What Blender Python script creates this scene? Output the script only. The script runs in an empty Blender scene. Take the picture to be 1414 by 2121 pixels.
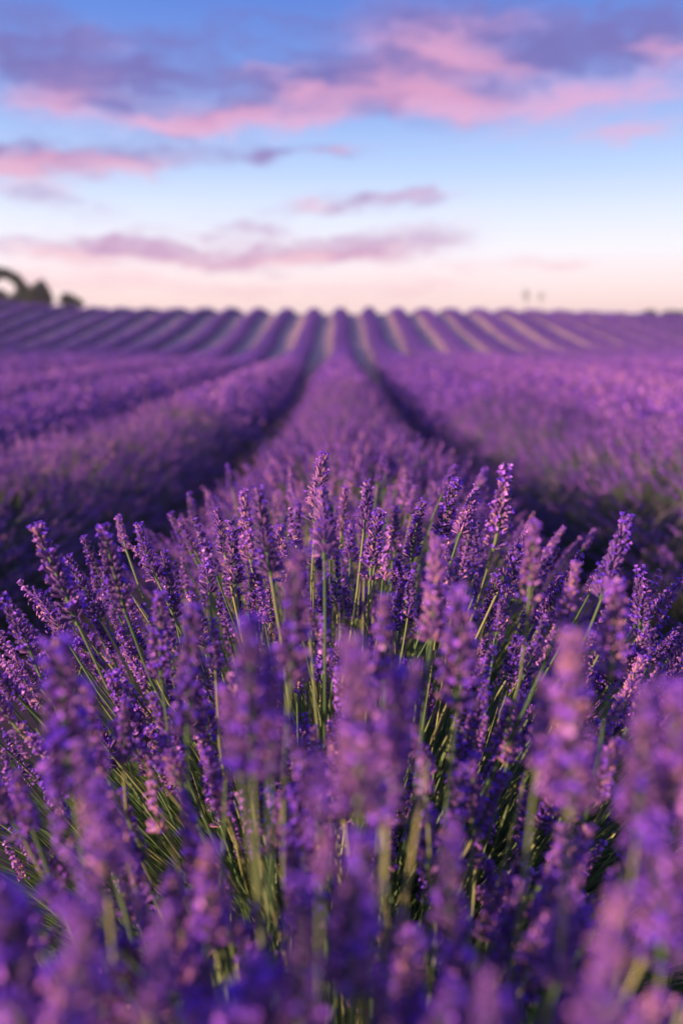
import bpy, math, random
import numpy as np
from mathutils import Vector, Matrix

R = math.radians
rng = np.random.default_rng(7)
random.seed(7)
scene = bpy.context.scene
C = scene.collection

# ------------------------------------------------------------------ camera
PITCH = 11.8
CAM_Z = 1.30
FPX = 1767.0                      # focal length in photo pixels
cam_data = bpy.data.cameras.new('camera')
cam = bpy.data.objects.new('camera', cam_data)
C.objects.link(cam)
cam_data.sensor_fit = 'VERTICAL'
cam_data.sensor_height = 36.0
cam_data.lens = 30.0
cam_data.clip_start = 0.02
cam_data.clip_end = 6000
cam.location = (0, 0, CAM_Z)
cam.rotation_euler = (R(90 - PITCH), 0, 0)
cam_data.dof.use_dof = True
cam_data.dof.focus_distance = 1.12
cam_data.dof.aperture_fstop = 2.1
cam_data.dof.aperture_blades = 9
scene.camera = cam

# ------------------------------------------------------------------ light
SUN_EL, SUN_AZ = 14.0, -117.0      # azimuth from +Y (view direction), clockwise positive: low, left, a little behind
SUN_STRENGTH = 5.0
scene.view_settings.view_transform = 'Standard'
scene.view_settings.look = 'None'
scene.view_settings.exposure = 1.0
scene.view_settings.gamma = 1.0
scene.view_settings.use_curve_mapping = False

def sun_dir():
    e, a = R(SUN_EL), R(SUN_AZ)
    return Vector((math.cos(e) * math.sin(a), math.cos(e) * math.cos(a), math.sin(e)))
sd = bpy.data.lights.new('sun', 'SUN')
sd.energy = SUN_STRENGTH
sd.angle = R(0.6)
sd.color = (1.0, 0.58, 0.43)
sun = bpy.data.objects.new('sun', sd)
sun.rotation_euler = sun_dir().to_track_quat('Z', 'Y').to_euler()
sun.location = (-20, -10, 20)
C.objects.link(sun)

class NG:
    """small helper round a node tree"""
    def __init__(self, tree):
        self.t = tree; self.n = tree.nodes; self.l = tree.links
    def new(self, typ, **kw):
        n = self.n.new(typ)
        for k, v in kw.items(): setattr(n, k, v)
        return n
    def put(self, sock, v):
        if v is None: return
        if hasattr(v, 'is_output'): self.l.new(v, sock)
        else: sock.default_value = v
    def math(self, op, a, b=None, c=None, clamp=False):
        n = self.new('ShaderNodeMath', operation=op, use_clamp=clamp)
        self.put(n.inputs[0], a); self.put(n.inputs[1], b); self.put(n.inputs[2], c)
        return n.outputs[0]
    def vmath(self, op, a, b=None):
        n = self.new('ShaderNodeVectorMath', operation=op)
        self.put(n.inputs[0], a); self.put(n.inputs[1], b)
        return n.outputs[0]
    def mix(self, f, a, b, blend='MIX'):
        n = self.new('ShaderNodeMix', data_type='RGBA', blend_type=blend)
        self.put(n.inputs[0], f); self.put(n.inputs[6], a); self.put(n.inputs[7], b)
        return n.outputs[2]
    def ramp(self, f, stops, interp='LINEAR'):
        n = self.new('ShaderNodeValToRGB')
        cr = n.color_ramp; cr.interpolation = interp
        while len(cr.elements) < len(stops): cr.elements.new(0.5)
        for e, (p, c) in zip(cr.elements, stops):
            e.position = p; e.color = (*c, 1) if len(c) == 3 else c
        self.put(n.inputs[0], f)
        return n.outputs[0]
    def noise(self, vec, scale, detail=3, rough=0.5, dist=0.0):
        n = self.new('ShaderNodeTexNoise')
        self.put(n.inputs['Vector'], vec)
        n.inputs['Scale'].default_value = scale; n.inputs['Detail'].default_value = detail
        n.inputs['Roughness'].default_value = rough; n.inputs['Distortion'].default_value = dist
        return n.outputs['Fac'], n.outputs['Color']
    def smooth(self, v, lo, hi):
        n = self.new('ShaderNodeMapRange', interpolation_type='SMOOTHSTEP')
        self.put(n.inputs[0], v); n.inputs[1].default_value = lo; n.inputs[2].default_value = hi
        return n.outputs[0]

def lin(r, g, b):
    f = lambda c: (c / 255 / 12.92) if c / 255 <= 0.04045 else ((c / 255 + 0.055) / 1.055) ** 2.4
    return (f(r), f(g), f(b))

# photo pixel -> view direction -> azimuth / elevation (degrees), for placing the clouds of the sky
_cp, _sp = math.cos(R(PITCH)), math.sin(R(PITCH))
def pix_dir(px, py):
    x = (px - 707) / FPX; y = (1060.5 - py) / FPX
    return np.array([x, _cp + y * _sp, -_sp + y * _cp])
def pix_azel(px, py):
    d = pix_dir(px, py)
    return math.degrees(math.atan2(d[0], d[1])), math.degrees(math.atan2(d[2], math.hypot(d[0], d[1])))

# (centre x, centre y, half width, half height, tilt degrees, amount) in the photo's sky
MAUVE = [
    (930, 90, 230, 80, 0, .95), (1240, 95, 200, 40, -4, .75), (1000, 200, 90, 24, 8, .35), (330, 150, 160, 14, 0, .4), (640, 180, 190, 42, 4, .85), (230, 180, 190, 60, 0, .85), (60, 130, 120, 40, 0, .45), (450, 90, 160, 22, 5, .35), (470, 235, 130, 20, 5, .5),
    (50, 325, 150, 28, 0, .85), (240, 335, 130, 22, 4, .7), (440, 312, 100, 24, 0, .5), (572, 316, 42, 14, 0, .7), (690, 312, 60, 14, 0, .6),
    (740, 424, 190, 15, 4, .75), (110, 515, 190, 20, 0, .8), (350, 518, 190, 20, -5, .7), (700, 522, 240, 22, 4, .85), (830, 488, 110, 24, 5, .45),
    (40, 405, 100, 18, 0, .6), (190, 75, 120, 26, 0, .45), (520, 30, 170, 30, 0, .3), (20, 60, 90, 60, 0, .35), (530, 485, 90, 18, 0, .35),
    (840, 190, 110, 45, -10, .7), (1380, 40, 120, 60, 0, .4), (380, 470, 260, 22, 0, .22), (170, 438, 90, 12, 0, .25)]
PINK = [
    (440, 252, 150, 20, 4, 1.0), (625, 185, 80, 18, 0, .85), (680, 235, 110, 18, 12, .7), (880, 192, 110, 32, -6, .8), (930, 232, 60, 24, 10, .7),
    (920, 85, 70, 22, 0, .6), (1030, 130, 110, 16, -10, .7), (1290, 182, 190, 26, 4, .75), (1140, 232, 150, 24, 3, .55), (1250, 280, 160, 12, 4, .35), (1050, 40, 140, 18, -6, .4), (560, 150, 90, 10, 8, .4), (350, 262, 90, 10, -4, .5), (1385, 98, 60, 18, 0, .9),
    (1330, 265, 110, 24, 6, .5), (70, 330, 110, 16, 6, .85), (15, 352, 60, 14, 0, .8), (270, 345, 120, 18, 9, .9), (60, 388, 80, 12, 0, .6),
    (150, 200, 70, 40, 0, .5), (110, 220, 80, 18, 0, .5), (690, 310, 55, 10, 0, .7), (860, 408, 90, 9, 6, .7), (620, 430, 80, 9, 0, .6),
    (120, 525, 170, 14, 0, .5), (470, 540, 330, 12, 0, .55), (740, 530, 170, 12, 4, .6), (860, 580, 170, 18, 0, .35), (1150, 553, 60, 10, 0, .45),
    (150, 580, 240, 22, 0, .45), (600, 600, 330, 20, 0, .5), (1000, 545, 200, 12, 0, .35), (900, 470, 160, 10, 5, .3), (200, 78, 80, 22, 0, .3), (880, 120, 150, 70, 0, .3), (560, 225, 200, 26, 4, .35), (1100, 200, 120, 50, 0, .3), (200, 190, 180, 40, 0, .2), (1000, 290, 60, 16, 0, .3), (790, 60, 90, 50, 0, .35)]

def build_world():
    w = bpy.data.worlds.new('World')
    scene.world = w
    w.use_nodes = True
    g = NG(w.node_tree)
    g.n.clear()
    out = g.new('ShaderNodeOutputWorld')
    sky = g.new('ShaderNodeTexSky', sky_type='NISHITA')
    sky.sun_disc = False
    sky.sun_elevation = R(SUN_EL)
    sky.sun_rotation = R(SUN_AZ)
    sky.air_density = 1.2
    sky.dust_density = 1.5
    sky.ozone_density = 3.0
    bg_sky = g.new('ShaderNodeBackground')
    g.l.new(sky.outputs[0], bg_sky.inputs[0])
    bg_sky.inputs[1].default_value = 0.05
    tc = g.new('ShaderNodeTexCoord')
    vec = tc.outputs['Generated']
    sep = g.new('ShaderNodeSeparateXYZ'); g.l.new(vec, sep.inputs[0])
    x, y, z = sep.outputs
    az = g.math('MULTIPLY', g.math('ARCTAN2', x, y), 180 / math.pi)
    el = g.math('MULTIPLY', g.math('ARCSINE', z), 180 / math.pi)
    # evening air: pale rose at the horizon, white-blue above, deep blue overhead
    grad = g.ramp(g.math('DIVIDE', g.math('MAXIMUM', el, 0), 60), [
        (0.0, lin(252, 222, 214)), (1.6 / 60, lin(252, 222, 214)), (3.4 / 60, lin(250, 232, 232)), (5.2 / 60, lin(243, 240, 248)),
        (7.2 / 60, lin(222, 231, 249)), (10.0 / 60, lin(182, 207, 246)), (13.0 / 60, lin(146, 178, 236)),
        (16.0 / 60, lin(112, 148, 222)), (19.5 / 60, lin(86, 128, 214)), (32 / 60, lin(70, 106, 196)), (1.0, lin(56, 88, 178))])
    # wind-drawn warp so that clouds are ragged
    cmb = g.new('ShaderNodeCombineXYZ')
    g.put(cmb.inputs[0], g.math('MULTIPLY', az, 0.10)); g.put(cmb.inputs[1], g.math('MULTIPLY', el, 0.26)); cmb.inputs[2].default_value = 3.7
    _, wcol = g.noise(cmb.outputs[0], 1.3, 3, 0.55)
    ws = g.new('ShaderNodeSeparateXYZ'); g.l.new(wcol, ws.inputs[0])
    azw = g.math('ADD', az, g.math('MULTIPLY', g.math('SUBTRACT', ws.outputs[0], 0.5), 5.0))
    elw = g.math('ADD', el, g.math('MULTIPLY', g.math('SUBTRACT', ws.outputs[1], 0.5), 1.9))
    fine, fcol = g.noise(cmb.outputs[0], 3.4, 5, 0.62, 0.5)
    fs = g.new('ShaderNodeSeparateXYZ'); g.l.new(fcol, fs.inputs[0])
    azw = g.math('ADD', azw, g.math('MULTIPLY', g.math('SUBTRACT', fs.outputs[0], 0.5), 3.6))
    elw = g.math('ADD', elw, g.math('MULTIPLY', g.math('SUBTRACT', fs.outputs[1], 0.5), 1.7))
    def blobs(items):
        acc = None
        for px, py, hw, hh, tilt, amt in items:
            a, e = pix_azel(px, py)
            sa = hw / FPX * 57.3 * 0.95; se = hh / FPX * 57.3 * 1.05
            t = R(tilt)
            da = g.math('SUBTRACT', azw, a); de = g.math('SUBTRACT', elw, e)
            u = g.math('ADD', g.math('MULTIPLY', da, math.cos(t) / sa), g.math('MULTIPLY', de, math.sin(t) / sa))
            v = g.math('ADD', g.math('MULTIPLY', da, -math.sin(t) / se), g.math('MULTIPLY', de, math.cos(t) / se))
            q = g.math('ADD', g.math('MULTIPLY', u, u), g.math('MULTIPLY', v, v))
            ex = g.math('MULTIPLY', g.math('POWER', 2.718, g.math('MULTIPLY', q, -0.9)), amt)
            acc = ex if acc is None else g.math('ADD', acc, ex)
        return acc
    # scattered clouds over the rest of the sky, on a flat cloud layer
    zz = g.math('MAXIMUM', z, 0.02)
    lay = g.new('ShaderNodeCombineXYZ')
    g.put(lay.inputs[0], g.math('DIVIDE', x, zz)); g.put(lay.inputs[1], g.math('DIVIDE', y, zz)); lay.inputs[2].default_value = 1.0
    gen, _ = g.noise(lay.outputs[0], 0.9, 4, 0.55, 0.3)
    high = g.smooth(el, 19.0, 27.0)
    aside = g.smooth(g.math('ABSOLUTE', az), 24.0, 34.0)
    other = g.math('MULTIPLY', g.math('MAXIMUM', high, aside), g.smooth(gen, 0.36, 0.66))
    cm2 = g.new('ShaderNodeCombineXYZ')
    g.put(cm2.inputs[0], g.math('MULTIPLY', azw, 0.16)); g.put(cm2.inputs[1], g.math('MULTIPLY', elw, 0.55)); cm2.inputs[2].default_value = 9.1
    brk, _ = g.noise(cm2.outputs[0], 1.6, 6, 0.6, 0.8)
    brk = g.math('SUBTRACT', brk, 0.5)
    def broken(b, k):
        b = g.math('ADD', b, g.math('MULTIPLY', g.math('MULTIPLY', brk, k), g.math('MINIMUM', g.math('MULTIPLY', b, 2.5), 1.0)))
        return g.smooth(b, 0.03, 1.25)
    m = g.math('MULTIPLY', broken(g.math('ADD', blobs(MAUVE), g.math('MULTIPLY', other, 0.8)), 1.9), .95)
    p = broken(g.math('ADD', blobs(PINK), g.math('MULTIPLY', other, 0.5)), -1.5)
    low = g.smooth(el, 4.0, 14.0)
    mcol = g.mix(low, (*lin(196, 152, 190), 1), (*lin(114, 106, 176), 1))
    pcol = g.mix(low, (*lin(238, 176, 190), 1), (*lin(232, 164, 196), 1))
    col = g.mix(m, grad, mcol)
    col = g.mix(g.math('MULTIPLY', p, 0.72), col, pcol)
    # below the horizon the world is only ever seen by the ground's far side
    col = g.mix(g.smooth(el, -2.0, 0.0), (*lin(120, 90, 130), 1), col)
    bg = g.new('ShaderNodeBackground'); g.l.new(col, bg.inputs[0]); bg.inputs[1].default_value = 0.60
    mx = g.new('ShaderNodeMixShader'); mx.inputs[0].default_value = 0.93
    g.l.new(bg_sky.outputs[0], mx.inputs[1]); g.l.new(bg.outputs[0], mx.inputs[2])
    g.l.new(mx.outputs[0], out.inputs[0])
    w.cycles.sampling_method = 'MANUAL'
    w.cycles.sample_map_resolution = 512
build_world()

# ------------------------------------------------------------------ materials
def material(name):
    m = bpy.data.materials.new(name)
    m.use_nodes = True
    g = NG(m.node_tree)
    b = g.n['Principled BSDF']
    return m, g, b

def plant_mat(name, stops, rough=0.65, transl=0.25, obj_rand=0.35, sheen=0.0, tint=None):
    """colour by the 'tone' attribute (one value per calyx, petal, blade) plus a shift per object"""
    m, g, b = material(name)
    at = g.new('ShaderNodeAttribute', attribute_name='tone')
    oi = g.new('ShaderNodeObjectInfo')
    f = g.math('ADD', at.outputs['Fac'], g.math('MULTIPLY', g.math('SUBTRACT', oi.outputs['Random'], 0.5), obj_rand), clamp=True)
    col = g.ramp(f, stops)
    g.l.new(col, b.inputs['Base Color'])
    b.inputs['Roughness'].default_value = rough
    b.inputs['Specular IOR Level'].default_value = 0.25
    if sheen:
        b.inputs['Sheen Weight'].default_value = sheen
        b.inputs['Sheen Roughness'].default_value = 0.5
    if transl:
        tr = g.new('ShaderNodeBsdfTranslucent'); g.l.new(col, tr.inputs[0])
        mx = g.new('ShaderNodeMixShader'); mx.inputs[0].default_value = transl
        g.l.new(b.outputs[0], mx.inputs[1]); g.l.new(tr.outputs[0], mx.inputs[2])
        g.l.new(mx.outputs[0], g.n['Material Output'].inputs[0])
    return m

M_CALYX = plant_mat('lavender_calyx', obj_rand=.4, stops=[(0, (.05, .022, .13)), (.35, (.13, .055, .28)), (.7, (.29, .125, .37)), (1, (.54, .30, .35))], transl=.12, sheen=.25)
M_PETAL = plant_mat('lavender_petal', [(0, (.14, .05, .70)), (.4, (.28, .11, .86)), (.75, (.50, .20, .88)), (1, (.78, .40, .90))], transl=.35)
M_STEM = plant_mat('lavender_stem', [(0, (.055, .13, .045)), (.5, (.12, .22, .08)), (1, (.30, .33, .13))], transl=.15, obj_rand=.6)
M_BLADE = plant_mat('lavender_leaf', [(0, (.07, .13, .05)), (.5, (.14, .26, .09)), (.85, (.24, .36, .13)), (1, (.40, .36, .13))], transl=.42)
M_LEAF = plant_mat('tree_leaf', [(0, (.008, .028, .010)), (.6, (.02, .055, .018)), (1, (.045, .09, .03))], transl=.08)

def mound_material():
    m, g, b = material('lavender_mound')
    tc = g.new('ShaderNodeTexCoord')
    P = tc.outputs['Object']
    f1, _ = g.noise(P, 26, 4, .65)
    f2, _ = g.noise(P, 2.2, 3, .5)
    col = g.ramp(f1, [(.30, (.06, .05, .11)), (.48, (.16, .09, .31)), (.62, (.28, .13, .48)), (.78, (.40, .21, .52))])
    green = g.ramp(f1, [(.3, (.02, .035, .015)), (.7, (.08, .11, .04))])
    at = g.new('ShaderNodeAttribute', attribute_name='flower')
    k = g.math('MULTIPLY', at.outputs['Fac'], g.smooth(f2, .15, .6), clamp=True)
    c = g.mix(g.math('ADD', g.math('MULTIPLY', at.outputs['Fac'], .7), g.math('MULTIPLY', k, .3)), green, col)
    sp_ = g.new('ShaderNodeSeparateXYZ'); g.l.new(P, sp_.inputs[0])
    # darker tint towards the slope: weaker light and haze put into the colour
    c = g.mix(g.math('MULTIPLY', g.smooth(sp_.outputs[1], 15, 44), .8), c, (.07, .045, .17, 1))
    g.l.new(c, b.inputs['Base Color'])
    b.inputs['Roughness'].default_value = .85
    b.inputs['Specular IOR Level'].default_value = .1
    bp = g.new('ShaderNodeBump'); bp.inputs['Strength'].default_value = .9; bp.inputs['Distance'].default_value = .06
    g.l.new(f1, bp.inputs['Height']); g.l.new(bp.outputs[0], b.inputs['Normal'])
    return m
M_MOUND = mound_material()

def soil_material():
    m, g, b = material('dry_soil')
    tc = g.new('ShaderNodeTexCoord'); P = tc.outputs['Object']
    f1, _ = g.noise(P, 9, 6, .7)
    f2, _ = g.noise(P, .35, 3, .5)
    sp_ = g.new('ShaderNodeSeparateXYZ'); g.l.new(P, sp_.inputs[0])
    hillside = g.smooth(sp_.outputs[1], 18, 38)      # paler soil colour towards the slope
    c = g.ramp(f1, [(.3, (.27, .13, .06)), (.5, (.46, .25, .12)), (.7, (.58, .37, .21))])
    c2 = g.ramp(f1, [(.3, (.42, .30, .26)), (.5, (.60, .45, .40)), (.75, (.72, .57, .51))])
    c = g.mix(g.math('MAXIMUM', g.math('MULTIPLY', g.smooth(f2, .4, .65), .35), hillside), c, c2)
    g.l.new(c, b.inputs['Base Color']); b.inputs['Roughness'].default_value = .95
    b.inputs['Specular IOR Level'].default_value = .1
    v = g.new('ShaderNodeTexVoronoi'); g.put(v.inputs['Vector'], P); v.inputs['Scale'].default_value = 14
    h = g.math('ADD', f1, g.math('MULTIPLY', v.outputs['Distance'], .5))
    bp = g.new('ShaderNodeBump'); bp.inputs['Strength'].default_value = 1; bp.inputs['Distance'].default_value = .04
    g.l.new(h, bp.inputs['Height']); g.l.new(bp.outputs[0], b.inputs['Normal'])
    return m
M_SOIL = soil_material()

def bark_material():
    m, g, b = material('bark')
    tc = g.new('ShaderNodeTexCoord')
    f1, _ = g.noise(tc.outputs['Object'], 12, 5, .7)
    g.l.new(g.ramp(f1, [(.3, (.04, .03, .022)), (.7, (.13, .10, .08))]), b.inputs['Base Color'])
    b.inputs['Roughness'].default_value = .9
    return m
M_BARK = bark_material()

# ------------------------------------------------------------------ mesh helpers
def build_mesh(name, verts, tris, mats, tri_mat=None, tone=None, flower=None, smooth=False):
    verts = np.asarray(verts, np.float32); tris = np.asarray(tris, np.int32)
    me = bpy.data.meshes.new(name)
    me.vertices.add(len(verts)); me.vertices.foreach_set('co', verts.ravel())
    n = len(tris)
    me.loops.add(n * 3); me.loops.foreach_set('vertex_index', tris.ravel())
    me.polygons.add(n)
    me.polygons.foreach_set('loop_start', np.arange(0, n * 3, 3, dtype=np.int32))
    me.polygons.foreach_set('loop_total', np.full(n, 3, np.int32))
    for m in mats: me.materials.append(m)
    if tri_mat is not None: me.polygons.foreach_set('material_index', np.asarray(tri_mat, np.int32))
    me.polygons.foreach_set('use_smooth', np.full(n, smooth, bool))
    for nm, a in (('tone', tone), ('flower', flower)):
        if a is not None:
            at = me.attributes.new(nm, 'FLOAT', 'POINT'); at.data.foreach_set('value', np.asarray(a, np.float32))
    me.update(calc_edges=True)
    return me

def link(name, data, parent=None, loc=None, **props):
    o = bpy.data.objects.new(name, data)
    C.objects.link(o)
    if parent is not None: o.parent = parent
    if loc is not None: o.location = loc
    for k, v in props.items(): o[k] = v
    return o

def frames(D):
    """per-direction orthonormal frames, columns (a, b, D)"""
    D = D / np.linalg.norm(D, axis=1, keepdims=True)
    up = np.where(np.abs(D[:, 2:3]) > .95, np.array([[1., 0, 0]]), np.array([[0, 0, 1.]]))
    a = np.cross(up, D); a /= np.linalg.norm(a, axis=1, keepdims=True)
    b = np.cross(D, a)
    return np.stack([a, b, D], axis=2)

class Soup:
    """collects triangles with a material index per triangle and a tone per vertex"""
    def __init__(self): self.v = []; self.t = []; self.m = []; self.tone = []; self.n = 0
    def add(self, v, t, m, tone):
        self.v.append(v); self.t.append(np.asarray(t) + self.n)
        self.m.append(np.broadcast_to(m, (len(t),))); self.tone.append(np.broadcast_to(tone, (len(v),)))
        self.n += len(v)
    def arrays(self):
        return np.concatenate(self.v), np.concatenate(self.t), np.concatenate(self.m), np.concatenate(self.tone)
    def scatter(self, tmpl, P, D, S, spread=.3, shift=0.0):
        tv, tt, tm, tn = tmpl
        N = len(P)
        if N == 0: return
        F = frames(D)
        sp = rng.uniform(0, 2 * np.pi, N); c, s = np.cos(sp), np.sin(sp)
        Rz = np.zeros((N, 3, 3)); Rz[:, 0, 0] = c; Rz[:, 0, 1] = -s; Rz[:, 1, 0] = s; Rz[:, 1, 1] = c; Rz[:, 2, 2] = 1
        Mx = F @ Rz
        V = np.einsum('nij,vj->nvi', Mx, tv) * np.asarray(S).reshape(N, 1, 1) + P[:, None, :]
        T = tt[None] + (np.arange(N) * len(tv))[:, None, None]
        tone = np.clip(tn[None] + rng.uniform(-spread, spread, (N, 1)) + np.asarray(shift).reshape(-1, 1), 0, 1)
        self.add(V.reshape(-1, 3), T.reshape(-1, 3), np.tile(tm, N), tone.ravel())
    def mesh(self, name, mats, smooth=False):
        v, t, m, tn = self.arrays()
        return build_mesh(name, v, t, mats, m, tn, smooth=smooth)

def tube(path, radii, k=5):
    """triangles of a tube along a path"""
    path = np.asarray(path, float); n = len(path)
    d = np.gradient(path, axis=0); F = frames(d)
    ang = np.arange(k) * 2 * np.pi / k
    ring = np.stack([np.cos(ang), np.sin(ang)], 1)
    V = path[:, None, :] + np.asarray(radii).reshape(n, 1, 1) * (ring[None, :, 0:1] * F[:, None, :, 0] + ring[None, :, 1:2] * F[:, None, :, 1])
    T = []
    for i in range(n - 1):
        for j in range(k):
            a, b = i * k + j, i * k + (j + 1) % k
            T += [(a, b, b + k), (a, b + k, a + k)]
    return V.reshape(-1, 3), np.array(T)

# ------------------------------------------------------------------ terrain
_ys = np.arange(0, 140, .1)
_sig = lambda t: 1 / (1 + np.exp(-np.clip(t, -40, 40)))
_slope = .146 * _sig((_ys - 33.4) / 3.6) * (1 - 1.35 * _sig((_ys - 50.8) / 1.0))
_hill = np.cumsum(_slope) * .1
def sstep(a, b, t):
    t = np.clip((t - a) / (b - a), 0, 1); return t * t * (3 - 2 * t)
def ground_z(X, Y):
    X = np.asarray(X, float); Y = np.asarray(Y, float)
    z = .30 * sstep(6.5, 1.2, Y) * sstep(6.0, 1.0, np.abs(X))
    z = z + np.interp(Y, _ys, _hill)
    side = np.interp(X, [-60, -30, -21, -16, -9, 8, 20, 40, 80], [.9, .75, .55, .1, 0, 0, -.32, -.7, -1.4])
    z = z + side * sstep(38, 51, Y)
    z = z - .05 * np.maximum(np.abs(X) - 40, 0) * sstep(60, 120, Y)
    return z

def make_ground():
    xs = np.concatenate([[-2500, -900, -300, -140], np.arange(-90, -12, 2.), np.arange(-12, 12.01, .25), np.arange(14, 91, 2.), [140, 300, 900, 2500]])
    ys = np.concatenate([[-400, -90, -30, -12], np.arange(-6, 12, .25), np.arange(12, 60, .5), np.arange(60, 140, 5), [200, 500, 1200, 3000]])
    X, Y = np.meshgrid(xs, ys)
    Z = ground_z(X, Y)
    rough = (rng.random(X.shape) - .5) * .03 * (np.abs(X) < 12.5) * (Y > -6) * (Y < 60)
    V = np.stack([X, Y, Z + rough], 2).reshape(-1, 3)
    ny, nx = X.shape
    i = (np.arange(ny - 1)[:, None] * nx + np.arange(nx - 1)).ravel()
    T = np.concatenate([np.stack([i, i + 1, i + nx + 1], 1), np.stack([i, i + nx + 1, i + nx], 1)])
    link('ground', build_mesh('ground', V, T, [M_SOIL], smooth=True), kind='structure')
make_ground()

# ------------------------------------------------------------------ lavender flower heads, from fine to coarse (unit length along z)
def head_detailed(seed):
    r = np.random.default_rng(seed)
    s = Soup()
    nw = int(r.integers(11, 14))
    zs = np.linspace(.04, .93, nw) + r.normal(0, .008, nw)
    if seed % 3 == 0: zs[1:] = zs[1:] * .86 + .14          # lowest whorl set apart
    bend = r.normal(0, .035, 2)
    axis = lambda z: np.array([bend[0] * z * z, bend[1] * z * z, z])
    pth = np.array([axis(z) for z in np.linspace(-.02, .96, 7)])
    v, t = tube(pth, np.linspace(.022, .012, 7), 5)
    s.add(v, t, 2, .45)
    open_level = r.uniform(.14, .36)
    for wi, z0 in enumerate(zs):
        tt = wi / (nw - 1)
        n = int(round(17 - 7 * tt + r.integers(-1, 2)))
        L0 = (.100 - .030 * tt) * (1.0 if wi else 1.08)
        tilt0 = R(54 - 30 * tt)
        ph = r.uniform(0, 6.28)
        for k in range(n):
            a = ph + k * 6.283 / n + r.normal(0, .16)
            tilt = tilt0 + r.normal(0, .16)
            L = L0 * r.uniform(.82, 1.2)
            d = np.array([math.cos(a) * math.sin(tilt), math.sin(a) * math.sin(tilt), math.cos(tilt)])
            base = axis(z0 + r.normal(0, .012)) + np.array([math.cos(a), math.sin(a), 0]) * (.036 - .018 * tt)
            F = frames(d[None])[0]
            w = .0135 * r.uniform(.85, 1.15)
            ring = []
            for q, (h, rad) in enumerate(((.0, .45), (.45, 1.0), (.8, 1.12), (1.0, .8))):
                for j in range(4):
                    b = j * 1.5708 + .4
                    ring.append(base + d * L * h + (F[:, 0] * math.cos(b) + F[:, 1] * math.sin(b)) * w * rad)
            T = []
            for q in range(3):
                for j in range(4):
                    p0, p1 = q * 4 + j, q * 4 + (j + 1) % 4
                    T += [(p0, p1, p1 + 4), (p0, p1 + 4, p0 + 4)]
            T += [(12, 13, 14), (12, 14, 15)]
            ctone = np.clip(.46 + r.normal(0, .24), 0, 1)
            s.add(np.array(ring), T, 0, ctone)
            if r.random() < open_level + (.25 if tt > .85 else 0):
                # an open floret: five unequal lobes round the mouth, on a short tube
                m = base + d * L * 1.0
                ptone = np.clip(.5 + r.normal(0, .22), 0, 1)
                fs = .026 * r.uniform(.8, 1.3)
                nd = d + r.normal(0, .25, 3); nd /= np.linalg.norm(nd); G = frames(nd[None])[0]
                out = m + nd * .018
                for j in range(5):
                    b = j * 1.2566 + r.normal(0, .12)
                    rr = fs * (1.25 if j < 2 else .9)
                    e = G[:, 0] * math.cos(b) + G[:, 1] * math.sin(b)
                    f = -G[:, 0] * math.sin(b) + G[:, 1] * math.cos(b)
                    tip = out + e * rr + nd * fs * r.uniform(.0, .5)
                    vv = np.array([m, out + e * rr * .55 + f * rr * .42 + nd * .006, tip, out + e * rr * .55 - f * rr * .42 + nd * .006])
                    s.add(vv, [(0, 1, 2), (0, 2, 3)], 1, ptone)
    # closing buds at the tip
    for k in range(6):
        d = np.array([r.normal(0, .3), r.normal(0, .3), 1.]); d /= np.linalg.norm(d); F = frames(d[None])[0]
        b0 = axis(.93); ring = [b0 + (F[:, 0] * math.cos(j * 2.09) + F[:, 1] * math.sin(j * 2.09)) * .014 for j in range(3)] + [b0 + d * .075]
        s.add(np.array(ring), [(0, 1, 3), (1, 2, 3), (2, 0, 3)], int(k % 2), .65)
    return s.arrays()

def head_mid(seed, ncal, nfl, fat=1.0):
    """calyces as three-sided spikes, florets as small leaves of two triangles"""
    r = np.random.default_rng(seed)
    s = Soup()
    nw = 8
    for k in range(ncal):
        wi = k % nw; tt = wi / (nw - 1)
        a = r.uniform(0, 6.283); tilt = R(62 - 42 * tt) + r.normal(0, .15)
        L = (.135 - .05 * tt) * fat
        d = np.array([math.cos(a) * math.sin(tilt), math.sin(a) * math.sin(tilt), math.cos(tilt)])
        F = frames(d[None])[0]; b0 = np.array([0, 0, .03 + .9 * tt + r.normal(0, .015)])
        w = .03 * fat
        vv = np.array([b0 + d * L + (F[:, 0] * math.cos(j * 2.09) + F[:, 1] * math.sin(j * 2.09)) * w for j in range(3)] + [b0])
        s.add(vv, [(0, 1, 2), (0, 1, 3), (1, 2, 3), (2, 0, 3)], 0, np.clip(.45 + r.normal(0, .18), 0, 1))
    for k in range(nfl):
        wi = k % nw; tt = wi / (nw - 1)
        a = r.uniform(0, 6.283); tilt = R(62 - 42 * tt) + r.normal(0, .2)
        d = np.array([math.cos(a) * math.sin(tilt), math.sin(a) * math.sin(tilt), math.cos(tilt)])
        m = np.array([0, 0, .05 + .9 * tt]) + d * (.14 - .05 * tt) * fat
        e = r.normal(0, 1, 3); e -= d * e.dot(d); e /= np.linalg.norm(e); f = np.cross(d, e)
        q = .034 * fat
        vv = np.array([m - e * q, m + f * q * .7, m + e * q, m - f * q * .7])
        s.add(vv, [(0, 1, 2), (0, 2, 3)], 1, np.clip(.5 + r.normal(0, .2), 0, 1))
    return s.arrays()

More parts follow.
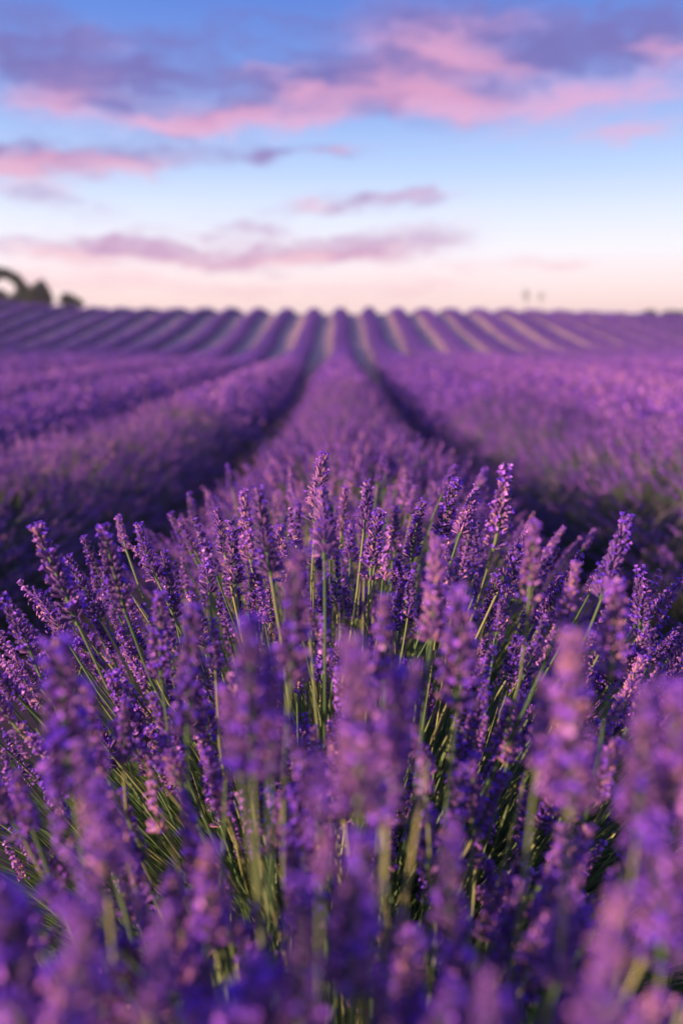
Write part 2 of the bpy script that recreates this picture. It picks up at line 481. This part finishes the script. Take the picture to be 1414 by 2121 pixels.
def head_coarse(seed, rings, k, petals=.5):
    """a knobbly spindle for spikes far off"""
    r = np.random.default_rng(seed)
    s = Soup()
    zs = np.linspace(0, .95, rings)
    V = []
    for i, z in enumerate(zs):
        rad = (.15 - .07 * z) * (1.2 if i % 2 == 0 else .75)
        if i == 0: rad = .08
        V.append([[math.cos(j * 6.283 / k + i * .6) * rad * r.uniform(.8, 1.2), math.sin(j * 6.283 / k + i * .6) * rad * r.uniform(.8, 1.2), z] for j in range(k)])
    V = np.array(V + [[[0, 0, 1.0]] * k]).reshape(-1, 3)
    for i in range(rings):
        for j in range(k):
            a, b = i * k + j, i * k + (j + 1) % k
            T = [(0, 1, 2), (0, 2, 3)] if i < rings - 1 else [(0, 1, 2)]
            s.add(V[[a, b, b + k, a + k]], T, int(r.random() < petals), np.clip(.45 + r.normal(0, .2), 0, 1))
    return s.arrays()

HEADS0 = [build_mesh('flower_head', *(lambda a: (a[0], a[1], [M_CALYX, M_PETAL, M_STEM], a[2], a[3]))(head_detailed(i + 1))) for i in range(10)]
T_MID = [head_mid(40 + i, 52, 34, 1.15) for i in range(4)]
T_DIM = [head_coarse(120 + i, 3, 3, .30) for i in range(4)]  # slope heads with fewer petal faces, the weaker light there put into colour
T_LOW = [head_mid(60 + i, 16, 14, 1.45) for i in range(4)]
T_FAR = [head_coarse(80 + i, 3, 3) for i in range(4)]
T_TINY = [head_coarse(90 + i, 1, 3) for i in range(3)]
_stick = tube([(0, 0, -3.0), (0, 0, 0.05)], [.028, .022], 3)
T_STICK = (_stick[0], _stick[1], np.full(len(_stick[1]), 2), np.full(len(_stick[0]), .5))
MATS = [M_CALYX, M_PETAL, M_STEM, M_BLADE]

# ------------------------------------------------------------------ lavender rows
SPACING = 1.6
HALF = .55
def half(Y): return HALF - .19 * sstep(12, 36, Y)
def row_x(n, Y):
    return n * SPACING + .05 * np.sin(Y * .21 + n * 1.7) + .03 * np.sin(Y * .6 + n)
def row_h(n, Y):
    h = .50 + .035 * np.sin(Y * 5.1 + n * 2.1) + .03 * np.sin(Y * 2.3 + n * 5.)
    h = h - .23 * sstep(20, 38, Y)
    h = h * (1 + .08 * np.sin(n * 7.3)) - .10 * np.clip(np.sin(Y * 1.13 + n * 4.1) * np.sin(Y * .47 + n * 2.7) - .55, 0, 1)
    return h
def dome(u):
    return np.power(np.clip(1 - np.abs(u) ** 2.3, 0, 1), .62)

def row_mound(n, y0, y1, sink=0.0):
    ys = [y0]
    while ys[-1] < y1: ys.append(ys[-1] + (.12 if ys[-1] < 12 else .22 if ys[-1] < 28 else .4))
    ys = np.array(ys); us = np.linspace(-1, 1, 17)
    Y, U = np.meshgrid(ys, us, indexing='ij')
    wob = 1 + .07 * np.sin(Y * 4.7 + n + np.sign(U) * 1.3) + rng.normal(0, .03, Y.shape)
    end = sstep(y0 - .01, y0 + .5, Y)
    X = row_x(n, Y) + U * half(Y) * wob * (.55 + .45 * end)
    H = (row_h(n, Y) - sink) * dome(U) * (.3 + .7 * end) + rng.normal(0, .022, Y.shape) * (np.abs(U) < .97)
    Z = ground_z(X, Y) + H - .02
    V = np.stack([X, Y, Z], 2).reshape(-1, 3)
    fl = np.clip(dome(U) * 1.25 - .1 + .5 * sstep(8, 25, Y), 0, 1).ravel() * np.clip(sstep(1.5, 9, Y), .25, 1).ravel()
    ny, nx = X.shape
    i = (np.arange(ny - 1)[:, None] * nx + np.arange(nx - 1)).ravel()
    T = np.concatenate([np.stack([i, i + 1, i + nx + 1], 1), np.stack([i, i + nx + 1, i + nx], 1)])
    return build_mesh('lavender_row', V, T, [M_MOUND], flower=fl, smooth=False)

def in_view(X, Y, m=1.25):
    return np.abs(X) < (.40 * Y * m + 1.2)

def row_spikes(n, bands):
    """bands: (y0, y1, per square metre, templates, size, stick)"""
    s = Soup()
    for y0, y1, dens, tm, size, stick in bands:
        N = int((y1 - y0) * 2 * HALF * dens)
        if N < 1: continue
        Y = rng.uniform(y0, y1, N)
        U = rng.uniform(-1.02, 1.02, N)
        X = row_x(n, Y) + U * half(Y)
        ok = in_view(X, Y)
        Y, U, X = Y[ok], U[ok], X[ok]; N = len(Y)
        if N == 0: continue
        lift = rng.uniform(.0, .14, N)
        far = sstep(20, 40, Y)
        lift *= 1 - .8 * far
        D = np.stack([U * 1.05 + rng.normal(0, .22, N), rng.normal(0, .25, N), np.clip(1.1 - .75 * U * U, .15, 2)], 1)
        D /= np.linalg.norm(D, axis=1, keepdims=True)
        Z = ground_z(X, Y) + row_h(n, Y) * dome(U)
        P = np.stack([X, Y, Z], 1) + D * (lift + .01)[:, None]
        S = size * rng.uniform(.75, 1.25, N)
        which = rng.integers(0, len(tm), N)
        for k in range(len(tm)):
            q = which == k
            s.scatter(tm[k], P[q], D[q], S[q], .38, -.42 * sstep(15, 40, Y[q]))  # tone falls towards the slope: its dimmer light painted into the heads
        if stick: s.scatter(T_STICK, P, D, S)
    return s.mesh('flower_spikes', MATS) if s.n else None

ORD = {1: 'first', 2: 'second', 3: 'third', 4: 'fourth', 5: 'fifth', 6: 'sixth', 7: 'seventh', 8: 'eighth', 9: 'ninth', 10: 'tenth', 11: 'eleventh',
       12: 'twelfth', 13: 'thirteenth', 14: 'fourteenth', 15: 'fifteenth', 16: 'sixteenth', 17: 'seventeenth', 18: 'eighteenth', 19: 'nineteenth'}
GROUP = 'lavender rows running over the hill'
def make_row(n):
    a = abs(n)
    y0 = 2.35 if n == 0 else .2
    sight = max(y0, (a * SPACING - HALF - 1.2) / .5)
    o = link('lavender_row', row_mound(n, y0 if a <= 3 else max(.2, sight - 4), 57.0))
    if n == 0:
        lab = 'central purple lavender row running straight to the crest behind the sharp bush'
    else:
        lab = f"{ORD[a]} purple lavender row {'left' if n < 0 else 'right'} of the central row"
    o['label'] = lab; o['category'] = 'lavender row'; o['group'] = GROUP
    if n == 0:
        bands = [(2.3, 6.0, 430, T_MID, .09, True), (6.0, 12, 480, T_LOW, .085, True), (12, 24, 420, T_FAR, .085, False), (24, 56, 150, T_DIM, .075, False)]
    elif a == 1:
        bands = [(.4, 9, 520, T_LOW, .08, True), (9, 22, 420, T_FAR, .085, False), (22, 56, 150, T_DIM, .075, False)]
    elif a <= 4:
        bands = [(2, 22, 380, T_FAR, .085, False), (22, 56, 120, T_DIM, .075, False)]
    else:
        bands = [(4, 24, 260, T_FAR, .09, False), (24, 56, 90, T_DIM, .08, False)]
    me = row_spikes(n, bands)
    if me: link('flower_spikes', me, parent=o, kind='stuff')
for n in sorted(range(-18, 19), key=abs): make_row(n)

# ------------------------------------------------------------------ the bushes at the end of the central row
FWD = np.array([0, _cp, -_sp]); UP = np.array([0, _sp, _cp]); RIGHT = np.array([1., 0, 0]); CAM = np.array([0, 0, CAM_Z])
def world(px, py, d):
    return CAM + FWD * d + RIGHT * ((px - 707) / FPX * d) + UP * ((1060.5 - py) / FPX * d)

BUSH = {
    'near': dict(c=np.array([.0, .46]), label='nearest lavender bush, wholly out of focus along the bottom of the photo'),
    'sharp': dict(c=np.array([.0, 1.12]), label='lavender bush in sharp focus, its flower stems fanning out'),
    'behind': dict(c=np.array([.02, 1.85]), label='slightly blurred lavender bush just behind the sharp bush'),
}
for k, b in BUSH.items():
    b['z'] = float(ground_z(*b['c']))
    b['o'] = link('lavender_bush', None, loc=(b['c'][0], b['c'][1], b['z']), label=b['label'], category='lavender bush', group='lavender bushes at the end of the central row')
    b['loc'] = np.array([b['c'][0], b['c'][1], b['z']])
def bush_of(d):
    return BUSH['near'] if d < .76 else BUSH['sharp'] if d < 1.34 else BUSH['behind']

# flower heads read off the place: tip and base of each and its distance
LISTED = [
    (276,1090,326,1201,1.13),(243,1067,262,1139,1.3),(342,1144,364,1282,1.12),(430,1121,433,1231,1.12),(447,1054,466,1150,1.14),(475,1081,487,1213,1.12),
    (538,1170,533,1287,1.14),(664,941,652,1080,1.17),(655,1090,650,1172,1.17),(670,1011,672,1155,.9),(762,992,753,1102,1.14),(780,1058,766,1206,1.1),
    (865,1041,852,1156,1.13),(668,1187,673,1281,1.12),(709,1219,727,1276,1.15),(820,1162,823,1206,1.15),(848,1185,838,1293,1.13),(717,1011,707,1102,1.35),
    (727,1081,725,1162,1.3),(823,1051,816,1145,1.4),(944,995,912,1111,1.13),(989,1009,952,1106,1.13),(1063,972,1021,1138,.97),(1093,1091,1043,1198,1.1),
    (1031,1193,1008,1287,1.1),(1298,1070,1245,1239,.95),(1338,1177,1322,1321,1.02),(1409,1190,1345,1285,1.05),(1102,1084,1095,1245,.77),(79,1087,161,1290,.95),
    (139,1154,210,1285,1.05),(210,1094,262,1273,.92),(173,1112,218,1218,1.3),(84,1220,141,1330,1.12),(20,1230,75,1380,1.0),(262,1275,292,1340,1.13),
    (193,1280,243,1347,1.15),(230,1268,257,1322,1.12),(257,1352,310,1416,1.1),(129,1340,166,1392,1.16),(12,1395,65,1468,1.1),(190,1352,172,1374,1.12),
    (116,1335,150,1640,.6),(322,1230,335,1410,.85),(528,1020,560,1188,.9),(577,1092,592,1205,1.1),(498,1025,520,1163,1.3),(389,1022,404,1082,1.6),
    (352,1064,397,1146,1.5),(370,1077,412,1158,1.4),(441,1025,454,1070,1.6),(610,1045,615,1139,1.4),(399,1257,390,1530,.68),(444,1282,446,1386,.87),
    (624,1145,600,1420,.62),(637,1220,642,1310,.87),(1167,1091,1127,1153,1.5),(1204,1113,1172,1160,1.6),(1003,977,991,1007,1.8),(942,965,914,1027,1.5),
    (1204,1153,1140,1260,1.1),(1206,1173,1157,1302,.82),(939,1245,895,1311,1.1),(1043,1235,1028,1329,.98),(966,1220,945,1470,.64),(910,1116,892,1330,.75),
    (1260,1154,1224,1223,1.1),(1233,1097,1206,1137,1.6),(1284,1215,1264,1400,.7),(1405,1315,1342,1370,1.1),(1190,1310,1180,1680,.47),(800,1235,795,1430,.68),
    (745,1330,745,1690,.46),(815,1380,800,1640,.5),(1130,1400,1110,1600,.55),(1340,1420,1320,1720,.45),(1400,1420,1390,1700,.45),(470,1420,500,1620,.55),
    (510,1280,525,1610,.52),(570,1350,560,1620,.52),(170,1430,200,1620,.66),(265,1450,255,1580,.8),(650,1560,660,1700,.7),(735,1740,720,2050,.42),
    (880,1680,885,1810,.7),(930,1700,930,1960,.5),(1010,1780,1020,1870,.75),(640,1830,620,2121,.4),(440,1750,430,1950,.5),(330,1880,310,2121,.38),
    (180,1870,150,2130,.36),(205,1620,220,1820,.55),(30,1600,70,1720,.7),(20,1850,40,2080,.42),(1290,1850,1230,2180,.33),(1020,2020,990,2300,.31),
    (1140,1900,1150,2030,.5),(1380,1700,1370,2000,.42),(793,940,783,1000,1.7),(470,962,480,1010,1.9),(860,1010,850,1070,1.6),(1150,1115,1120,1165,1.55),
    (700,1330,690,1400,1.02),(660,1330,665,1400,1.08),(590,1290,598,1370,1.05),(720,1430,715,1520,.9),(880,1540,890,1600,.85),(690,1500,680,1570,.95),
    (1160,1190,1120,1290,1.12),(1230,1310,1180,1400,.95),(980,1300,960,1400,.9),(1080,1320,1060,1400,1.05),(560,1200,560,1290,1.1),(490,1220,500,1300,1.15)]
heads = list(LISTED)
# more stems of the same bushes, filling the fan
while len(heads) < 296:
    y = 1010 + 1090 * rng.random() ** .8; x = rng.uniform(-60, 1474)
    lo = 1300 - 280 * (1 - ((x - 707) / 760) ** 2)            # the bush's rounded outline
    if y < lo + 15: continue
    d = np.interp(y, [1000, 1150, 1300, 1500, 1800, 2100], [1.75, 1.4, 1.15, .9, .62, .44]) * rng.uniform(.84, 1.2)
    if y < 1330 and d < .98: continue
    if y > 1550 and rng.random() < .35: continue
    d = min(d, 1.95)
    lean = R((x - 707) / 707 * 36 + rng.normal(0, 9))
    L = rng.uniform(.058, .088) / d * FPX * (.65 if rng.random() < .2 else 1)
    L *= np.interp(y, [1300, 2000], [1, .9])
    heads.append((x, y, x - math.sin(lean) * L, y + math.cos(lean) * L, d))

def bezier(p0, p1, p2, p3, n):
    t = np.linspace(0, 1, n)[:, None]
    return (1 - t) ** 3 * p0 + 3 * (1 - t) ** 2 * t * p1 + 3 * (1 - t) * t * t * p2 + t ** 3 * p3

def stem_path(b, B, a, n=9):
    c = b['loc']
    root = np.array([c[0] + (B[0] - c[0]) * .30 + rng.normal(0, .03), c[1] + (B[1] - c[1]) * .45 + rng.normal(0, .03), 0])
    root[2] = ground_z(root[0], root[1]) + .10
    H = np.linalg.norm(B - root)
    return root, bezier(root, root + np.array([0, 0, .22 * H]) + (B - root) * .1, B - a * min(.45 * H, .22), B, n)

for i, (tx, ty, bx, by, d) in enumerate(heads):
    b = bush_of(d)
    tilt = rng.normal(0, .012)
    tip = world(tx, ty, d + tilt); B = world(bx, by, d - tilt)
    ax = tip - B; L = float(np.linalg.norm(ax)); a = ax / L
    root, pth = stem_path(b, B, a)
    pth = pth - root
    r0 = rng.uniform(.0016, .0022) * (.8 if d < .6 else 1)
    v, t = tube(pth, np.linspace(r0 * 1.15, r0 * .8, len(pth)), 5)
    st = link('flower_stem', build_mesh('flower_stem', v, t, [M_STEM], tone=np.full(len(v), rng.uniform(.25, .85)), smooth=True), parent=b['o'], loc=tuple(root - b['loc']))
    h = link('flower_head', HEADS0[int(rng.integers(len(HEADS0)))], parent=st, loc=tuple(B - root))
    q = Vector(a).to_track_quat('Z', 'Y') @ Matrix.Rotation(rng.uniform(0, 6.28), 3, 'Z').to_quaternion()
    h.rotation_mode = 'QUATERNION'; h.rotation_quaternion = q
    w = rng.uniform(1.06, 1.34) * (1.12 if L < .06 else 1.0)
    h.scale = (L * w, L * w, L)

# the uncounted rest of each bush: many more thin stems with heads, and the leaves at the bottom
def extra(key, n_stems, n_blades, ylim):
    b = BUSH[key]; c = b['loc']
    s = Soup(); made = 0
    while made < n_stems:
        ang = rng.uniform(0, 6.283); rad = .62 * math.sqrt(rng.random())
        u = rad / .62
        p = np.array([c[0] + math.cos(ang) * rad * 1.0, c[1] + math.sin(ang) * rad * .75, 0])
        if p[1] < ylim: continue
        hgt = .74 - .30 * u * u - abs(rng.normal(0, .19))
        if key == 'behind': hgt -= .06
        p[2] = b['z'] + hgt
        a = np.array([math.cos(ang) * u * .75, math.sin(ang) * u * .55, 1.0]) + rng.normal(0, .14, 3); a /= np.linalg.norm(a)
        v = p - CAM
        dep = v @ FWD
        if dep < .3 or np.linalg.norm(v) < .38: continue
        pix_y = 1060.5 - (v @ UP) / dep * FPX
        pix_x = 707 + v[0] / dep * FPX
        if pix_y < 1120 + 130 * abs(pix_x - 707) / 707 and key != 'behind': continue
        if key == 'near' and pix_y < 1500: continue
        if rng.random() < (.85 if key == 'behind' else .7):
            L = rng.uniform(.05, .08); s.scatter(T_MID[int(rng.integers(4))], p[None], a[None], [L])
        root, pth = stem_path(b, p, a, 6)
        tv, tt = tube(pth, np.linspace(.0019, .0013, 6), 3)
        s.add(tv, tt, 2, rng.uniform(.2, .95))
        made += 1
    v, t, m, tn = s.arrays()
    link('flower_stems', build_mesh('flower_stems', v - c, t, MATS, m, tn), parent=b['o'], kind='stuff')
    # leaves
    N = n_blades
    ang = rng.uniform(0, 6.283, N); u = np.sqrt(rng.random(N))
    root = np.stack([c[0] + np.cos(ang) * u * .30, c[1] + np.sin(ang) * u * .26, np.zeros(N)], 1)
    root[:, 2] = ground_z(root[:, 0], root[:, 1]) + rng.uniform(.02, .30, N) * (1 - .5 * u)
    D = np.stack([np.cos(ang) * u * .95, np.sin(ang) * u * .8, np.full(N, 1.0)], 1) + rng.normal(0, .22, (N, 3))
    D /= np.linalg.norm(D, axis=1, keepdims=True)
    L = rng.uniform(.13, .35, N)
    side = np.cross(D, rng.normal(0, 1, (N, 3))); side /= np.linalg.norm(side, axis=1, keepdims=True)
    w = rng.uniform(.0012, .0026, N)[:, None]
    droop = np.stack([D[:, 0], D[:, 1], -np.full(N, .4)], 1) * .12
    pts = []
    for h, ww, dr in ((0, .7, 0), (.4, 1, .15), (.75, .8, .55), (1.0, .05, 1.0)):
        q = root + D * (L * h)[:, None] + droop * (L * dr)[:, None]
        pts += [q - side * w * ww, q + side * w * ww]
    V = np.stack(pts, 1).reshape(-1, 3)
    base = np.array([(0, 1, 3), (0, 3, 2), (2, 3, 5), (2, 5, 4), (4, 5, 7), (4, 7, 6)])
    T = (base[None] + (np.arange(N) * 8)[:, None, None]).reshape(-1, 3)
    tone = np.repeat(np.clip(rng.normal(.5, .22, N), 0, 1), 8)
    link('foliage', build_mesh('foliage', V - c, T, [M_BLADE], tone=tone), parent=b['o'], kind='stuff')
    # woody heart of the bush: a low leafy dome
    nu, nv = 10, 22
    Vm = []
    for i in range(nu):
        f = i / (nu - 1)
        for j in range(nv):
            an = j * 6.283 / nv
            rr = f * (1 + rng.normal(0, .05))
            X = c[0] + math.cos(an) * rr * .46; Y = c[1] + math.sin(an) * rr * .40
            Vm.append((X, Y, float(ground_z(X, Y)) + .30 * (1 - f ** 2.2) ** .6 - .02 + rng.normal(0, .012)))
    Tm = []
    for i in range(nu - 1):
        for j in range(nv):
            p0, p1 = i * nv + j, i * nv + (j + 1) % nv
            Tm += [(p0, p0 + nv, p1 + nv), (p0, p1 + nv, p1)]
    link('leafy_base', build_mesh('leafy_base', np.array(Vm) - c, Tm, [M_BLADE], tone=np.clip(rng.normal(.3, .2, len(Vm)), 0, 1)), parent=b['o'])
extra('near', 260, 11000, .05)
extra('sharp', 560, 12000, .5)
extra('behind', 700, 5000, 1.2)

# ------------------------------------------------------------------ trees on the skyline
def leaf_soup(centres, radii, n, size):
    """leaf clumps: small leaves through the volume of several balls"""
    s = Soup()
    for c, rad, k in zip(centres, radii, n):
        d = rng.normal(0, 1, (k, 3)); d /= np.linalg.norm(d, axis=1, keepdims=True)
        P = np.array(c) + d * (rad * rng.uniform(.25, 1.0, (k, 1)) ** .6)
        e = rng.normal(0, 1, (k, 3)); e /= np.linalg.norm(e, axis=1, keepdims=True)
        f = np.cross(e, rng.normal(0, 1, (k, 3))); f /= np.linalg.norm(f, axis=1, keepdims=True)
        w = size * rng.uniform(.6, 1.3, (k, 1))
        V = np.stack([P - e * w, P + f * w * .45, P + e * w, P - f * w * .45], 1).reshape(-1, 3)
        T = (np.array([(0, 1, 2), (0, 2, 3)])[None] + (np.arange(k) * 4)[:, None, None]).reshape(-1, 3)
        s.add(V, T, 0, np.repeat(np.clip(rng.normal(.5, .25, k), 0, 1), 4))
    return s

def skyline_plant(name, label, cat, px, base_y, Y, limbs, clumps, leaf=.09, trunk_r=.08, dens=1800, group=None):
    """limbs: polylines in photo pixels (limb 0 is the trunk); clumps: (px, py, radius in px)"""
    k = Y / FPX
    def P(x, y, dy=0.0):
        dd = pix_dir(x, y); dd = dd / dd[1] * (Y + dy); return CAM + dd
    X0 = float(P(px, base_y)[0])
    base = np.array([X0, Y, float(ground_z(X0, Y))])
    o = link(name, None, loc=tuple(base), label=label, category=cat)
    if group: o['group'] = group
    for i, lm in enumerate(limbs):
        pts = [P(x, y, rng.normal(0, .12) if j else 0) for j, (x, y) in enumerate(lm)]
        if i == 0: pts[0] = base - np.array([0, 0, .1])
        pts = np.array(pts)
        tt = np.linspace(0, len(pts) - 1, 4 * len(pts))
        sm = np.stack([np.interp(tt, np.arange(len(pts)), pts[:, a]) for a in range(3)], 1)
        r = np.linspace(trunk_r * (1 if i == 0 else .6), trunk_r * .25, len(sm))
        v, t = tube(sm, r, 7)
        link('trunk' if i == 0 else 'limb', build_mesh('trunk', v - base, t, [M_BARK], smooth=True), parent=o)
    cs = [P(x, y, rng.normal(0, r * k * .5)) - base for x, y, r in clumps]
    rs = [r * k * 1.35 for _, _, r in clumps]
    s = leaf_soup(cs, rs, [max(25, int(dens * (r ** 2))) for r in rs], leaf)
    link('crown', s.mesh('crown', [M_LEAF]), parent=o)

TY = 60.0
skyline_plant('arching_tree', 'leaning tree with an arching leafy branch at the field edge', 'tree', 52, 632, TY + 1,
    [[(52, 632), (50, 612), (42, 590), (28, 574), (10, 566), (-14, 566)], [(46, 600), (56, 590), (64, 586)]],
    [(50, 612, 12), (48, 600, 10), (44, 590, 9), (36, 580, 9), (28, 574, 9), (18, 569, 8), (8, 566, 9), (-4, 566, 10), (-16, 570, 12), (56, 606, 10), (38, 616, 11), (26, 624, 9)], leaf=.10)
skyline_plant('bushy_tree', 'dark bushy tree with two peaks beside the arching tree', 'tree', 78, 632, TY,
    [[(78, 632), (78, 612), (84, 590)], [(78, 612), (70, 598)]],
    [(86, 588, 7), (82, 598, 11), (90, 604, 11), (68, 604, 9), (64, 614, 12), (78, 614, 13), (95, 617, 11), (72, 622, 12), (88, 622, 13), (100, 624, 9)], leaf=.10)
skyline_plant('low_shrub', 'low dark shrub under the arching branch', 'shrub', 4, 632, TY + 1.5,
    [[(4, 632), (2, 615)]], [(-12, 612, 12), (0, 612, 10), (8, 618, 10), (-6, 622, 12), (12, 624, 8)], leaf=.10)
skyline_plant('pointed_shrub', 'small green pointed shrub on the ridge right of the bushy tree', 'shrub', 142, 634, TY - 1,
    [[(142, 634), (138, 616)]], [(136, 612, 5), (138, 618, 8), (148, 621, 9), (132, 624, 7), (158, 626, 8), (146, 628, 10), (168, 629, 6)], leaf=.09)
skyline_plant('young_tree', 'taller of two faint slender young trees on the crest', 'tree', 1090, 648, TY + 4,
    [[(1090, 648), (1089, 625), (1088, 606)]], [(1088, 604, 6), (1091, 610, 5), (1086, 611, 5), (1090, 618, 3)], leaf=.07, trunk_r=.035, dens=220, group='slender young trees on the crest')
skyline_plant('young_tree', 'thinner of two faint slender young trees on the crest', 'tree', 1122, 650, TY + 6,
    [[(1122, 650), (1121, 630), (1120, 610)]], [(1120, 609, 5), (1124, 614, 4), (1118, 616, 4)], leaf=.06, trunk_r=.025, dens=130, group='slender young trees on the crest')
skyline_plant('round_shrub', 'small round shrub on the right part of the crest, nearer the young trees', 'shrub', 1343, 656, TY - 3,
    [[(1343, 656), (1343, 650)]], [(1336, 651, 6), (1344, 649, 7), (1352, 651, 6)], leaf=.08, trunk_r=.05, group='small shrubs on the right part of the crest')
skyline_plant('round_shrub', 'small spreading shrub at the far right end of the crest', 'shrub', 1388, 656, TY - 3,
    [[(1388, 656), (1388, 650)]], [(1376, 651, 6), (1386, 650, 7), (1398, 651, 7), (1410, 652, 7)], leaf=.08, trunk_r=.05, group='small shrubs on the right part of the crest')

# ------------------------------------------------------------------ evening haze
def make_haze():
    x0, x1, y0, y1, z0, z1 = -3000, 3000, -500, 3500, -60, 9
    v = [(x, y, z) for z in (z0, z1) for y in (y0, y1) for x in (x0, x1)]
    f = [(0, 2, 3, 1), (4, 5, 7, 6), (0, 1, 5, 4), (2, 6, 7, 3), (0, 4, 6, 2), (1, 3, 7, 5)]
    me = bpy.data.meshes.new('haze'); me.from_pydata(v, [], f)
    m = bpy.data.materials.new('haze'); m.use_nodes = True
    nt = m.node_tree; nt.nodes.clear()
    out = nt.nodes.new('ShaderNodeOutputMaterial'); vol = nt.nodes.new('ShaderNodeVolumePrincipled')
    vol.inputs['Color'].default_value = (.86, .88, .95, 1)
    vol.inputs['Density'].default_value = HAZE
    vol.inputs['Anisotropy'].default_value = .2
    nt.links.new(vol.outputs[0], out.inputs['Volume'])
    me.materials.append(m)
    link('haze', me, kind='stuff')
HAZE = .0012
make_haze()
